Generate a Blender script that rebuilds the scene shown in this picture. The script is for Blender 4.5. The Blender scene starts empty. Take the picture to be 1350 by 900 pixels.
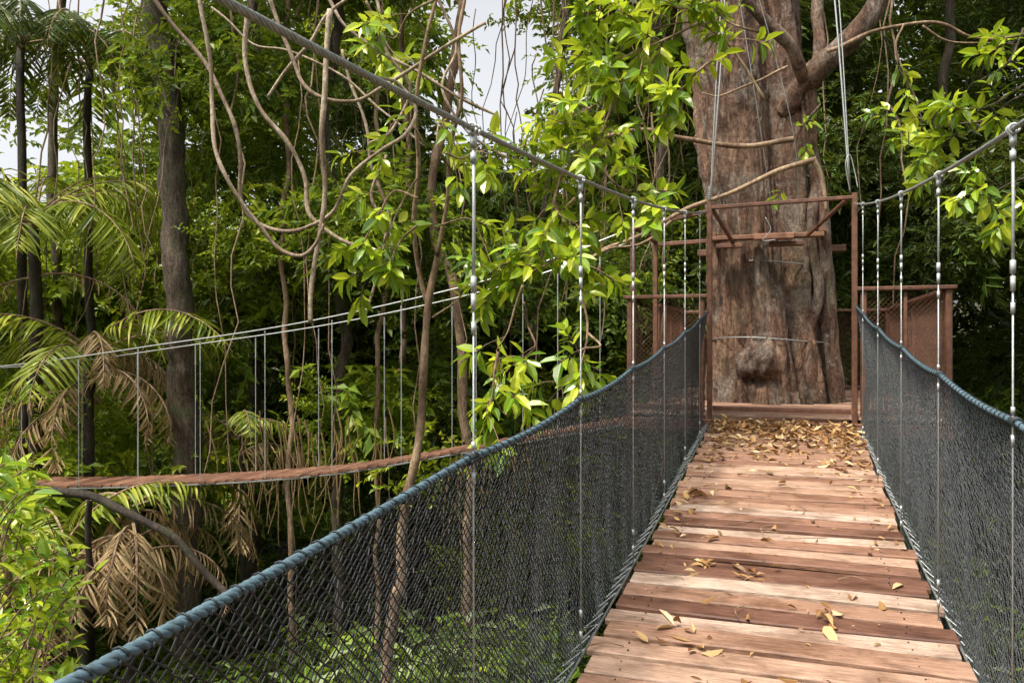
import bpy, math, random
import numpy as np
from mathutils import Vector, noise
rng=np.random.default_rng(11); random.seed(11)
W=1.3; CA,SA=.944,.329
F=1050.
def B(s,t,h): return np.array([(s*SA+t*CA)*W,(s*CA-t*SA)*W,h*W])
def Q(px,py,d): return np.array([(px-675)/F*d,d,(450-py)/F*d])
def nrm(a): return a/np.maximum(np.linalg.norm(a,axis=-1,keepdims=True),1e-9)
scene=bpy.context.scene
def link(o,parent=None):
    scene.collection.objects.link(o)
    if parent: o.parent=parent
    return o
def empty(name):
    return link(bpy.data.objects.new(name,None))
class MB:
    def __init__(s): s.V=[];s.F=[];s.v=[];s.w=[];s.e=[];s.n=0
    def add(s,V,Fc,v=.5,wc=None,e=None):
        V=np.asarray(V,float);k=len(V)
        s.V.append(V)
        s.v.append(np.broadcast_to(np.asarray(v,float),(k,)))
        s.w.append(V if wc is None else np.asarray(wc,float))
        s.e.append(np.zeros(k) if e is None else e)
        Fa=np.asarray(Fc) if not isinstance(Fc,list) else None
        if Fa is not None: s.F.extend((Fa+s.n).tolist())
        else: s.F.extend([[i+s.n for i in f] for f in Fc])
        s.n+=k
    def mesh(s,name,mat,smooth=False,wc=True):
        me=bpy.data.meshes.new(name)
        V=np.concatenate(s.V)
        me.from_pydata(V.tolist(),[],s.F)
        a=me.attributes.new('v','FLOAT','POINT');a.data.foreach_set('value',np.concatenate(s.v))
        a=me.attributes.new('e','FLOAT','POINT');a.data.foreach_set('value',np.concatenate(s.e))
        if wc: a=me.attributes.new('wc','FLOAT_VECTOR','POINT');a.data.foreach_set('vector',np.concatenate(s.w).ravel())
        if smooth: me.polygons.foreach_set('use_smooth',[True]*len(me.polygons))
        me.materials.append(mat); me.update()
        return me
    def build(s,name,mat,parent=None,smooth=False):
        return link(bpy.data.objects.new(name,s.mesh(name,mat,smooth)),parent)
    # ---- shapes
    def tube(s,P,R,sides=8,v=.5,cap=True):
        P=np.asarray(P,float);n=len(P)
        R=np.broadcast_to(np.asarray(R,float),(n,))
        T=nrm(np.gradient(P,axis=0))
        a=np.array([0,0,1.]) if abs(T[0][2])<.9 else np.array([1.,0,0])
        N=np.cross(T[0],a);N/=np.linalg.norm(N)
        Ns=[]
        for i in range(n):
            N=N-T[i]*N.dot(T[i]);N/=max(np.linalg.norm(N),1e-9);Ns.append(N)
        Ns=np.array(Ns);Bn=np.cross(T,Ns)
        th=np.arange(sides)/sides*2*math.pi
        V=P[:,None]+R[:,None,None]*(np.cos(th)[None,:,None]*Ns[:,None]+np.sin(th)[None,:,None]*Bn[:,None])
        i=np.arange(n-1)[:,None]*sides;j=np.arange(sides)[None];j2=(j+1)%sides
        Fc=np.stack([i+j,i+j2,i+sides+j2,i+sides+j],-1).reshape(-1,4).tolist()
        if cap: Fc+= [list(range(sides))[::-1],[ (n-1)*sides+k for k in range(sides)]]
        s.add(V.reshape(-1,3),Fc,v)
    def segs(s,A,Bq,r,sides=3,v=.5):
        A=np.asarray(A,float);Bq=np.asarray(Bq,float);n=len(A)
        T=nrm(Bq-A);up=np.where(np.abs(T[:,2:3])<.9,np.array([[0,0,1.]]),np.array([[1.,0,0]]))
        N=nrm(np.cross(T,up));M=np.cross(T,N)
        th=np.arange(sides)/sides*2*math.pi
        O=r*(np.cos(th)[None,:,None]*N[:,None]+np.sin(th)[None,:,None]*M[:,None])
        V=np.concatenate([A[:,None]+O,Bq[:,None]+O],1)
        b=(np.arange(n)*2*sides)[:,None];j=np.arange(sides)[None];j2=(j+1)%sides
        Fc=np.stack([b+j,b+j2,b+sides+j2,b+sides+j],-1).reshape(-1,4)
        vv=np.broadcast_to(np.asarray(v,float),(n,))
        s.add(V.reshape(-1,3),Fc,np.repeat(vv,2*sides))
    def beam(s,p0,p1,w,h,v=.5,up=(0,0,1),cham=.15):
        p0=np.asarray(p0,float);p1=np.asarray(p1,float);T=nrm(p1-p0);up=np.asarray(up,float)
        if abs(T.dot(up))>.95: up=np.array([CA,-SA,0])
        S=nrm(np.cross(T,up));U=np.cross(S,T)
        c=min(w,h)*cham;a=w/2;b=h/2
        prof=[(-a+c,-b),(a-c,-b),(a,-b+c),(a,b-c),(a-c,b),(-a+c,b),(-a,b-c),(-a,-b+c)]
        L=np.linalg.norm(p1-p0);r=random.random()*20
        V=[];wc=[]
        for k,p in enumerate((p0,p1)):
            for x,y in prof: V.append(p+S*x+U*y);wc.append((k*L+r,x+r,y))
        Fc=[[i,(i+1)%8,8+(i+1)%8,8+i] for i in range(8)]+[list(range(8))[::-1],list(range(8,16))]
        s.add(V,Fc,v,wc)
    def leaves(s,P,D,N,L,Wd,detail=0,v=None,droop=.15,fold=.18):
        P=np.asarray(P,float);n=len(P);D=nrm(np.asarray(D,float));N=np.asarray(N,float)
        S=nrm(np.cross(D,N));N=np.cross(S,D)
        L=np.broadcast_to(L,(n,))[:,None];Wd=np.broadcast_to(Wd,(n,))[:,None]
        if v is None: v=rng.random(n)
        if detail==0:
            V=np.stack([P,P+.42*L*D+.5*Wd*S+fold*Wd*N,P+L*D-droop*L*N,P+.42*L*D-.5*Wd*S+fold*Wd*N],1)
            b=(np.arange(n)*4)[:,None]
            Fc=np.concatenate([b+np.array([[0,1,2]]),b+np.array([[0,2,3]])])
            s.add(V.reshape(-1,3),Fc,np.repeat(v,4),None,np.tile([1,0,1,0.],n))
        else:
            dr=np.broadcast_to(droop,(n,))[:,None]
            def ax(t): return P+t*L*D-dr*t*t*L*N
            def sd(t,w,sg): return ax(t)+sg*w*Wd*S+fold*w*2*Wd*N
            V=np.stack([ax(0),ax(.3),ax(.68),ax(1.0),sd(.12,.22,1),sd(.33,.49,1),sd(.66,.42,1),sd(.88,.16,1),sd(.12,.22,-1),sd(.33,.49,-1),sd(.66,.42,-1),sd(.88,.16,-1)],1)
            b=(np.arange(n)*12)[:,None]
            f4=[[0,1,5,4],[1,2,6,5],[2,3,7,6],[1,0,8,9],[2,1,9,10],[3,2,10,11]]
            Fc=np.concatenate([b+np.array([q]) for q in f4])
            s.add(V.reshape(-1,3),Fc,np.repeat(v,12),None,np.tile([1,1,1,1]+[0.]*8,n))
def cr(pts,n=8):
    P=np.asarray(pts,float);P=np.concatenate([[2*P[0]-P[1]],P,[2*P[-1]-P[-2]]]);out=[]
    for i in range(1,len(P)-2):
        t=np.linspace(0,1,n,endpoint=False)[:,None]
        a,b,c,d=P[i-1],P[i],P[i+1],P[i+2]
        out.append(.5*((2*b)+(-a+c)*t+(2*a-5*b+4*c-d)*t*t+(-a+3*b-3*c+d)*t**3))
    return np.concatenate(out+[P[-2][None]])
def wobble(P,amp,sc=1.5,seed=0):
    return np.array([p+amp*np.array(noise.noise_vector(Vector(p*sc)+Vector((seed,seed*2,0)))) for p in P])

# ================= materials
def newmat(name):
    m=bpy.data.materials.new(name);m.use_nodes=True;nt=m.node_tree
    return m,nt,nt.nodes['Principled BSDF']
def node(nt,t,**k):
    n=nt.nodes.new(t)
    for a,b in k.items(): setattr(n,a,b)
    return n
def ramp(nt,fac,stops):
    r=node(nt,'ShaderNodeValToRGB');el=r.color_ramp.elements
    while len(el)<len(stops): el.new(.5)
    for e,(p,c) in zip(el,stops): e.position=p;e.color=(*c,1) if len(c)==3 else c
    nt.links.new(fac,r.inputs[0]);return r.outputs[0]
def attr(nt,n,out='Fac'):
    a=node(nt,'ShaderNodeAttribute',attribute_name=n);return a.outputs[out]
def noi(nt,vec,scale,detail=4,rough=.6,mapscale=None,dist=0):
    if mapscale:
        mp=node(nt,'ShaderNodeMapping');mp.inputs['Scale'].default_value=mapscale
        nt.links.new(vec,mp.inputs[0]);vec=mp.outputs[0]
    n=node(nt,'ShaderNodeTexNoise');n.inputs['Scale'].default_value=scale;n.inputs['Detail'].default_value=detail
    n.inputs['Roughness'].default_value=rough;n.inputs['Distortion'].default_value=dist
    nt.links.new(vec,n.inputs['Vector']);return n.outputs['Fac']
def math_(nt,op,a,b=None,c=None):
    m=node(nt,'ShaderNodeMath',operation=op)
    for i,x in enumerate((a,b,c)):
        if x is None: continue
        if isinstance(x,(int,float)): m.inputs[i].default_value=x
        else: nt.links.new(x,m.inputs[i])
    return m.outputs[0]
def mixc(nt,fac,a,b,mode='MIX'):
    m=node(nt,'ShaderNodeMix',data_type='RGBA',blend_type=mode)
    for i,x in ((0,fac),(6,a),(7,b)):
        if isinstance(x,(int,float)): m.inputs[i].default_value=x
        elif isinstance(x,tuple): m.inputs[i].default_value=(*x,1)
        else: nt.links.new(x,m.inputs[i])
    return m.outputs[2]
def bump(nt,bs,h,strength=.5,dist=.02):
    b=node(nt,'ShaderNodeBump');b.inputs['Strength'].default_value=strength;b.inputs['Distance'].default_value=dist
    nt.links.new(h,b.inputs['Height']);nt.links.new(b.outputs[0],bs.inputs['Normal'])
def pos(nt): return node(nt,'ShaderNodeNewGeometry').outputs['Position']

def leafmat(name,stops,trans=.35,tcol=(.48,.55,.03),rough=.42,rib=(.4,.5,.12),ribf=.5,gl=.06):
    m,nt,bs=newmat(name)
    v=attr(nt,'v');r=attr(nt,'rnd')
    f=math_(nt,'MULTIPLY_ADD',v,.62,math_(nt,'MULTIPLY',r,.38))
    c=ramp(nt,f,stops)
    e=math_(nt,'GREATER_THAN',attr(nt,'e'),.88)
    c=mixc(nt,math_(nt,'MULTIPLY',e,ribf),c,rib)
    nt.nodes.remove(bs)
    df=node(nt,'ShaderNodeBsdfDiffuse');nt.links.new(c,df.inputs['Color'])
    t=node(nt,'ShaderNodeBsdfTranslucent')
    nt.links.new(mixc(nt,.45,c,tcol),t.inputs['Color'])
    mx=node(nt,'ShaderNodeMixShader');mx.inputs[0].default_value=trans
    nt.links.new(df.outputs[0],mx.inputs[1]);nt.links.new(t.outputs[0],mx.inputs[2])
    g=node(nt,'ShaderNodeBsdfGlossy');g.inputs['Roughness'].default_value=rough;g.inputs['Color'].default_value=(1,1,.85,1)
    m2=node(nt,'ShaderNodeMixShader');m2.inputs[0].default_value=gl
    nt.links.new(mx.outputs[0],m2.inputs[1]);nt.links.new(g.outputs[0],m2.inputs[2])
    nt.links.new(m2.outputs[0],nt.nodes['Material Output'].inputs['Surface'])
    return m
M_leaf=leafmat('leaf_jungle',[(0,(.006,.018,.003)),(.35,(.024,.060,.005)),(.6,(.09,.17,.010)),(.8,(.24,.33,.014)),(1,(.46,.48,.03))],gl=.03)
M_leafd=leafmat('leaf_painted_shade',[(0,(.003,.010,.003)),(.5,(.012,.030,.005)),(.8,(.04,.09,.010)),(1,(.14,.20,.02))],trans=.2,gl=.025)  # darker copy of the jungle leaf, shade painted into its colour
M_leafy=leafmat('leaf_painted_sun',[(0,(.03,.07,.006)),(.35,(.12,.22,.010)),(.7,(.34,.42,.014)),(1,(.60,.58,.03))],trans=.4,gl=.035)  # brighter copy of the jungle leaf, sunlight painted into its colour
M_leafn=leafmat('leaf_near',[(0,(.05,.13,.008)),(.3,(.15,.29,.010)),(.6,(.36,.48,.014)),(1,(.60,.62,.04))],trans=.42,rough=.3,gl=.05)
M_palm=leafmat('leaf_palm',[(0,(.05,.10,.010)),(.5,(.22,.27,.02)),(1,(.56,.50,.08))],trans=.3,gl=.03)
M_dead=leafmat('leaf_dead',[(0,(.14,.09,.04)),(.5,(.38,.26,.13)),(1,(.62,.48,.29))],trans=.2,tcol=(.45,.27,.10),rough=.7,rib=(.4,.3,.18),gl=.02)
M_litter=leafmat('leaf_litter',[(0,(.12,.045,.015)),(.4,(.34,.17,.06)),(.75,(.54,.36,.16)),(1,(.70,.58,.38))],trans=.12,tcol=(.4,.22,.05),rough=.55,rib=(.5,.35,.15),gl=.04)

def barkmat(name,c0,c1,c2,zs=.12,scale=9,st=.8,dist=.03,moss=None,red=None):
    m,nt,bs=newmat(name)
    p=pos(nt)
    a=noi(nt,p,scale,8,.72,(1,1,zs),.6);b=noi(nt,p,2.6,6,.7,(1,1,.6));c=noi(nt,p,45,5,.7,(1,1,.5))
    f=math_(nt,'ADD',math_(nt,'MULTIPLY',a,.6),math_(nt,'MULTIPLY',c,.4))
    col=ramp(nt,f,[(.37,c0),(.49,c1),(.61,c2)])
    col=mixc(nt,ramp(nt,b,[(.44,(0,0,0)),(.58,(1,1,1))]),col,mixc(nt,1,col,(.50,.44,.40),'MULTIPLY'))
    if red:
        s1=noi(nt,p,3.2,6,.7,(2.2,2.2,.25),1.4)
        s1=ramp(nt,s1,[(.38,(.16,.12,.10)),(.46,(.8,.75,.72)),(.60,(1.1,1.08,1.05))])
        col=mixc(nt,.8,col,s1,'MULTIPLY')
        g=ramp(nt,noi(nt,p,2.6,8,.8,(1,1,.6),.6),[(.50,(0,0,0)),(.61,(.65,.65,.65))]);col=mixc(nt,g,col,mixc(nt,1,(.38,.32,.26),ramp(nt,c,[(.3,(.3,.3,.3)),(.7,(1.3,1.3,1.3))]),'MULTIPLY'))
        w_=ramp(nt,noi(nt,p,9,6,.8),[(.62,(0,0,0)),(.68,(.7,.7,.7))]);col=mixc(nt,w_,col,(.50,.44,.37))
        ms=ramp(nt,noi(nt,p,1.7,6,.75,(1,1,.7)),[(.54,(0,0,0)),(.66,(.4,.4,.4))]);col=mixc(nt,ms,col,(.10,.10,.05))
    if moss:
        g=ramp(nt,noi(nt,p,3.1,5,.7),[(.50,(0,0,0)),(.68,(.7,.7,.7))]);col=mixc(nt,g,col,moss)
    nt.links.new(col,bs.inputs['Base Color']);bs.inputs['Roughness'].default_value=.85
    bump(nt,bs,f,st,dist);return m
M_bigbark=barkmat('bark_red',(.04,.020,.012),(.17,.09,.055),(.35,.23,.155),.22,10,1,.08,None,True)
M_bark=barkmat('bark_grey',(.02,.015,.011),(.09,.065,.045),(.22,.17,.12),.2,16,1,.05,(.04,.065,.015))
M_darkbark=barkmat('bark_dark',(.012,.009,.007),(.04,.028,.02),(.08,.06,.042),.3,16,1,.04,(.03,.045,.012))
M_palebark=barkmat('bark_pale',(.12,.08,.05),(.27,.18,.11),(.42,.31,.2),.3,25,.6,.01)
M_liana=barkmat('bark_liana',(.14,.10,.07),(.34,.26,.18),(.55,.46,.35),.6,40,.6,.006)

def woodmat(name,stops,rough=.6):
    m,nt,bs=newmat(name)
    wc=attr(nt,'wc','Vector');v=attr(nt,'v')
    g=noi(nt,wc,6,8,.7,(1.0,20,6),.6);g2=noi(nt,wc,3.5,5,.65,(.8,1.4,1));g3=noi(nt,wc,150,3,.7,(.12,1,1))
    base=ramp(nt,v,stops)
    col=mixc(nt,.9,base,ramp(nt,g,[(.28,(.34,.27,.23)),(.5,(.95,.9,.88)),(.7,(1.4,1.38,1.35))]),'MULTIPLY')
    st=ramp(nt,g2,[(.36,(.45,.37,.32)),(.54,(1,1,1)),(.70,(1.25,1.30,1.38))])
    col=mixc(nt,.85,col,st,'MULTIPLY')
    sp=ramp(nt,noi(nt,wc,28,3,.6,(1,1,1)),[(.66,(1,1,1)),(.72,(.3,.25,.22))])
    col=mixc(nt,.8,col,sp,'MULTIPLY')
    col=mixc(nt,.55,col,ramp(nt,g3,[(.3,(.5,.5,.5)),(.7,(1.35,1.35,1.35))]),'MULTIPLY')
    nt.links.new(col,bs.inputs['Base Color'])
    nt.links.new(ramp(nt,g2,[(.3,(rough-.12,)*3),(.7,(rough+.15,)*3)]),bs.inputs['Roughness'])
    bump(nt,bs,math_(nt,'ADD',g,g3),.6,.004);return m
M_deck=woodmat('deck_wood',[(0,(.15,.068,.042)),(.25,(.28,.15,.095)),(.55,(.40,.25,.17)),(1,(.50,.39,.31))])
M_beam=woodmat('beam_wood',[(0,(.12,.055,.03)),(1,(.24,.12,.07))],.75)

def simple(name,c,rough=.5,metal=0,var=.4,sc=30,b=.2):
    m,nt,bs=newmat(name)
    n=noi(nt,pos(nt),sc,4,.7)
    lo=tuple(x*(1-var) for x in c);hi=tuple(min(1,x*(1+var)) for x in c)
    col=ramp(nt,n,[(.3,lo),(.7,hi)])
    nt.links.new(col,bs.inputs['Base Color']);bs.inputs['Roughness'].default_value=rough;bs.inputs['Metallic'].default_value=metal
    if b: bump(nt,bs,n,b,.003)
    return m
M_net=simple('net_nylon',(.020,.024,.027),.6,0,.4,5,0)
M_rope=simple('rope_blue',(.07,.12,.15),.75,0,.45,60,.3)
M_steel=simple('steel_cable',(.30,.31,.30),.45,.6,.3,80,.3)
M_hang=simple('hanger_wire',(.44,.46,.46),.5,.4,.3,80)
M_rust=simple('painted_steel_brown',(.135,.060,.036),.6,.1,.5,14)
M_black=simple('tape_black',(.02,.03,.035),.6,0,.4,20,0)

def groundmat():
    m,nt,bs=newmat('forest_floor')
    p=pos(nt);a=noi(nt,p,.6,6,.65);b=noi(nt,p,6,6,.7)
    col=mixc(nt,a,ramp(nt,b,[(.35,(.03,.02,.012)),(.65,(.10,.06,.03))]),ramp(nt,b,[(.35,(.008,.02,.005)),(.65,(.03,.06,.012))]))
    nt.links.new(col,bs.inputs['Base Color']);bs.inputs['Roughness'].default_value=.95;bump(nt,bs,b,1,.1);return m
M_ground=groundmat()

# ================= terrain
def gz(x,y):
    r=math.hypot(x,y)
    h=-10+1.6*noise.noise(Vector((x*.06,y*.06,0)))+.35*noise.noise(Vector((x*.4,y*.4,3)))
    h+=13*max(0,min(1,(r-30)/40))**1.2
    return h
g=MB();n=150
xs=np.linspace(-1,1,n);xs=np.sign(xs)*np.abs(xs)**1.8*420
V=[(x,y,gz(x,y)) for y in xs for x in xs]
Fq=[[j*n+i,j*n+i+1,(j+1)*n+i+1,(j+1)*n+i] for j in range(n-1) for i in range(n-1)]
g.add(V,Fq);g.build('ground',M_ground,None,True)

# ================= bridge profile (units of W)
def dh(s): return -1.0+.035*s+.005*s*s
def rh(s,side=-1): return dh(s)+.715+.11*(max(s,0)/6.09)**2+(.025 if side>0 else 0)-(.014*max(0,1.2-s) if s>-.5 else .0238)
def ch(s): return .33+.035*s+.0115*s*s
TL,TR=-.565,.4346
S0,S1=-3.0,6.09
br=empty('suspension_footbridge')
dk=MB();nb=MB();s=S0;pw=.138/W
while s<S1-.03:
    w=pw*random.uniform(.82,1.08)
    sc=s+w/2;sl=(dh(sc+.05)-dh(sc-.05))/.1
    jl,jr=random.uniform(-.016,.012),random.uniform(-.016,.018)
    tilt=random.uniform(-.006,.006);dz=random.uniform(-.005,.005);yaw=random.uniform(-.007,.007)
    ww=w/2-.0035;th=.022;c=.0045
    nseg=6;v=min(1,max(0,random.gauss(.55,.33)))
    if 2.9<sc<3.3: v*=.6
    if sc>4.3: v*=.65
    prof=[(-ww+c,-th),(ww-c,-th),(ww,-th+c),(ww,-c),(ww-c,0),(-ww+c,0),(-ww,-c),(-ww,-th+c)]
    Vv=[];wc=[];r=random.random()*40;bow=random.uniform(-.006,.006)
    for k in range(nseg+1):
        q=k/nseg;t=(TL+.02+jl)*(1-q)+(TR+.015+jr)*q
        for a,b in prof:
            Vv.append(B(sc+a+yaw*(q-.5)*2,t,dh(sc)+b+sl*a+tilt*(q-.5)+dz+bow*math.sin(q*math.pi)));wc.append((t*W+r,a*W+r*1.7,b*W))
    Fc=[[k*8+i,k*8+(i+1)%8,(k+1)*8+(i+1)%8,(k+1)*8+i] for k in range(nseg) for i in range(8)]+[list(range(8))[::-1],list(range(nseg*8,nseg*8+8))]
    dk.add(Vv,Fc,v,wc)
    for t in (TL+.12,TR-.1):
        for a in (-.025,.025):
            p=B(sc+a,t+random.uniform(-.008,.008),dh(sc)+sl*a+dz+.001)
            nb.tube([p-[0,0,.004],p+[0,0,.0022]],.0034,7)
    s+=w+random.uniform(.007,.015)
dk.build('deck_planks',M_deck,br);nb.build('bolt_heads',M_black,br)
st=MB()
ss=np.linspace(S0,S1,70)
for t in (TL+.12,TL+.4,TR-.3,TR-.1): st.tube([B(q,t,dh(q)-.035) for q in ss],.012,6)
for t in (TL-.004,TR+.035): st.tube([B(q,t,dh(q)-.014) for q in ss],.006,6)
st.build('deck_support_cables',M_steel,br,True)
def twisted(mb,path,R,ns,pitch,rs,step,sides=6):
    path=np.asarray(path);L=np.concatenate([[0],np.cumsum(np.linalg.norm(np.diff(path,axis=0),axis=1))])
    d=np.arange(0,L[-1],step)
    P=np.stack([np.interp(d,L,path[:,i]) for i in range(3)],1)
    T=nrm(np.gradient(P,axis=0));N=nrm(np.cross(T,np.array([[0,0,1.]])));M=np.cross(T,N)
    for k in range(ns):
        a=2*math.pi*(d/pitch+k/ns)
        mb.tube(P+R*(np.cos(a)[:,None]*N+np.sin(a)[:,None]*M),rs,sides,.5)
rp=MB();cb=MB()
fs=np.linspace(S0,S1,160)
HL=[-2.6,-1.8,-1.0,-.15,1.40,2.22,3.03,3.83,4.63,5.42]
HR=[-2.4,-1.55,-.7,.16,1.03,1.89,2.76,3.63,4.55,5.45]
def sagw(s,H,a):
    k=np.searchsorted(H,s)
    if k==0 or k==len(H): return 0
    q=(s-H[k-1])/(H[k]-H[k-1]);return -a*4*q*(1-q)
for side,T_,H in ((-1,TL,HL),(1,TR,HR)):
    P=[B(q,T_+side*.006,rh(q,side)+sagw(q,H,.012)) for q in fs]
    twisted(rp,P,.0046,3,.05,.0052,.006)
    C=[B(q,T_,ch(q)) for q in fs]
    twisted(cb,C,.0048,6,.09,.0030,.012,5)
rp.build('hand_ropes',M_rope,br,True);cb.build('main_cables',M_steel,br,True)
hg=MB();hc=MB()
for side,T_,H in ((-1,TL,HL),(1,TR,HR)):
    for q in H:
        top=B(q,T_,ch(q));bot=B(q,T_,dh(q)-.02);rr=B(q,T_,rh(q,side))
        j=top+(bot-top)*random.uniform(.20,.24)
        hg.tube([top,(top+j)/2+[.001,0,0],j],.0042,8)
        hg.tube([j,rr,bot],.0026,6)
        for z,l,r in ((top[2]-.03,.03,.009),(top[2]-.07,.025,.008),(j[2]+.03,.035,.0075),(j[2]-.015,.04,.0065),(j[2]-.08,.03,.0058),(rr[2]+.03,.02,.0055),(rr[2]-.05,.03,.005),(bot[2]+.1,.03,.006),(bot[2]+.18,.03,.006)):
            hg.tube([[top[0],top[1],z+l/2],[top[0],top[1],z-l/2]],r,8)
        a=np.linspace(0,2*math.pi,13)
        d=nrm(B(q+.1,T_,ch(q+.1))-top);n1=np.array([CA,-SA,0]);n2=np.cross(d,n1)
        for off in (-.012,.012):
            hg.tube(top+d*off+.0125*(np.cos(a)[:,None]*n1+np.sin(a)[:,None]*n2),.004,6)
        d=nrm(B(q+.1,T_,rh(q+.1,side))-rr);n2=np.cross(d,n1)
        for off in np.linspace(-.02,.02,5):
            hc.tube(rr+side*n1*.006+d*off+.0125*(np.cos(a)[:,None]*n1+np.sin(a)[:,None]*n2),.003,5)
hg.build('hanger_wires',M_hang,br,True)
def netstrip(mb,fn,L,Hh,cell,row,r,jit=.0015):
    nc=int(L/cell);nr=int(Hh/row)
    I,J=np.meshgrid(np.arange(nc),np.arange(nr+1),indexing='ij')
    U=(I+.5*(J%2))/nc;Vv=J/nr
    P=fn(U.ravel(),Vv.ravel()).reshape(nc,nr+1,3)
    P[:,1:-1]+=rng.normal(0,jit,P[:,1:-1].shape)
    A=[];C=[]
    for j in range(nr):
        if j%2==0:
            A.append(P[:,j]);C.append(P[:,j+1]);A.append(P[1:,j]);C.append(P[:-1,j+1])
        else:
            A.append(P[:,j]);C.append(P[:,j+1]);A.append(P[:-1,j]);C.append(P[1:,j+1])
    mb.segs(np.concatenate(A),np.concatenate(C),r,3,.5)
nt_=MB()
for side,T_,H in ((-1,TL,HL),(1,TR,HR)):
    s0=-1.2
    def fn(u,v,side=side,T_=T_,H=H):
        s=s0+(S1-s0)*u
        hs=np.array([rh(q,side)+sagw(q,H,.012) for q in s]);d=dh(s)
        ns=np.array([noise.noise(Vector((q*1.3,w*1.5,side*5.))) for q,w in zip(s,v)])
        nf=np.array([noise.noise(Vector((q*6,w*2,side*9.))) for q,w in zip(s,v)])
        bul=side*(.010+np.sin(v*math.pi)*.03+v*.035+.035*ns*np.sin(v*math.pi)+.022*nf*v)
        t=T_+bul;h=hs*(1-v)+(d-.075)*v
        X=(s*SA+t*CA)*W;Y=(s*CA-t*SA)*W
        return np.stack([X,Y,h*W],1)
    netstrip(nt_,fn,(S1-s0)*W,1.0,.026,.0115,.0018)
    pb=fn(np.linspace(0,1,200),np.ones(200));hc.tube(pb,.006,6)
    d=np.arange(S0,S1,.04)
    a=np.linspace(0,2*math.pi,9)
    n1=np.array([CA,-SA,0])
    for q in d:
        if q<-.5: continue
        c=B(q,T_+side*.006,rh(q,side)+sagw(q,H,.012));dd=nrm(B(q+.1,T_,rh(q+.1,side))-B(q,T_,rh(q,side)));n2=np.cross(dd,n1)
        hc.tube(c+.0112*(np.cos(a)[:,None]*n1+np.sin(a)[:,None]*n2)+dd*np.linspace(-.006,.006,9)[:,None],.0017,4)
lace=MB()
for side,T_ in ((-1,TL-.0),(1,TR+.03)):
    z=[];k=0;q=-.5
    while q<S1-.05:
        z.append(B(q,T_+side*(.0 if k%2 else .05)+random.uniform(-.006,.006),dh(q)+(.008 if k%2 else -.03)));q+=.045;k+=1
    lace.tube(z,.0024,4)
lace.build('edge_lacing',M_hang,br)
nt_.build('safety_net',M_net,br);hc.build('net_cords',M_black,br,True)
lf=MB()
def deckleaf(s,t,L,up=.006):
    p=B(s,t,dh(s))+[0,0,up+.004];a=random.random()*6.28
    D=np.array([math.cos(a),math.sin(a),random.uniform(-.1,.25)]);N=np.array([random.gauss(0,.25),random.gauss(0,.25),1.])
    if random.random()<.3:N[2]=-1
    lf.leaves([p],[D],[N],[L],[L*random.uniform(.3,.5)],1,[random.random()*1.5],random.uniform(-.5,.6),random.uniform(.1,.6))
for i in range(170): deckleaf(random.uniform(1.7,5.4)**1.0,random.uniform(TL+.05,TR-.02),random.choice([.015,.02,.03,.04,.06,.08])*random.uniform(.8,1.2))
for i in range(110): deckleaf(random.uniform(3.2,5.6),random.choice([random.uniform(TL+.03,TL+.15),random.uniform(TR-.15,TR-.02)]),random.uniform(.02,.07))
for s,t,k in ((4.15,-.38,6),(3.05,-.30,9),(3.0,-.12,8),(2.45,-.35,6),(2.35,-.28,5),(2.1,-.15,2),(2.75,.05,4),(5.0,.32,12),(4.8,.2,7),(2.62,.1,3)):
    for i in range(k): deckleaf(s+random.gauss(0,.04),t+random.gauss(0,.05),random.uniform(.04,.10),random.uniform(.004,.02))
for i in range(850):
    q=6.05-abs(random.gauss(0,.50));t=random.uniform(TL+.03,TR-.01)
    deckleaf(q,t,random.uniform(.03,.10),random.uniform(.003,.05)*max(0,1-(6.05-q)/.9)+.004)
tw=MB()
for i in range(34):
    s,t=random.uniform(1.6,5.8),random.uniform(TL+.1,TR-.1);a=random.random()*6.28;L=random.uniform(.05,.25)
    p=B(s,t,dh(s))+[0,0,.009]
    tw.tube(cr([p,p+[L*.5*math.cos(a),L*.5*math.sin(a),.01],p+[L*math.cos(a+.3),L*math.sin(a+.3),.004]],4),.0022,4)
ll=lf.build('fallen_leaves',M_litter);tw.build('twigs',M_palebark,ll)

# ================= tree platform
pf=empty('tree_platform')
PZ=-.545
TC=Q(1013,450,9.65)
fl=MB();s=6.12
while s<9.6:
    t0,t1=-1.17,1.02
    cs=(TC[0]*SA+TC[1]*CA)/W;ct=(TC[0]*CA-TC[1]*SA)/W;rad=.68
    dd=rad**2-(s+.05-cs)**2
    spans=[(t0,t1)] if dd<=0 else [(t0,ct-math.sqrt(dd)),(ct+math.sqrt(dd),t1)]
    for a,b in spans:
        if b-a>.05: fl.beam(B(s+.05,a,PZ),B(s+.05,b,PZ),.13,.03,random.random())
    s+=.106
fl.build('floor_boards',M_deck,pf)
fr=MB()
b0=.05
for t,top in ((TL,1.045),(TR,1.05)):
    fr.beam(B(6.12,t,-.75),B(6.12,t,top),b0,b0)
fr.beam(B(6.12,TL,1.00),B(6.12,TR,1.02),.045,.035)
fr.beam(B(6.14,TR-.04,1.02),B(6.9,TR-.3,.86),.035,.035)
fr.beam(B(6.14,TL+.02,.99),B(7.2,TL+.1,.86),.035,.035)
for a,b in (((6.1,-1.19),(6.1,1.04)),((6.1,1.04),(9.5,1.04)),((9.5,1.04),(9.5,-1.19)),((9.5,-1.19),(6.1,-1.19))):
    fr.beam(B(*a,PZ-.08),B(*b,PZ-.08),.06,.12)
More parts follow.
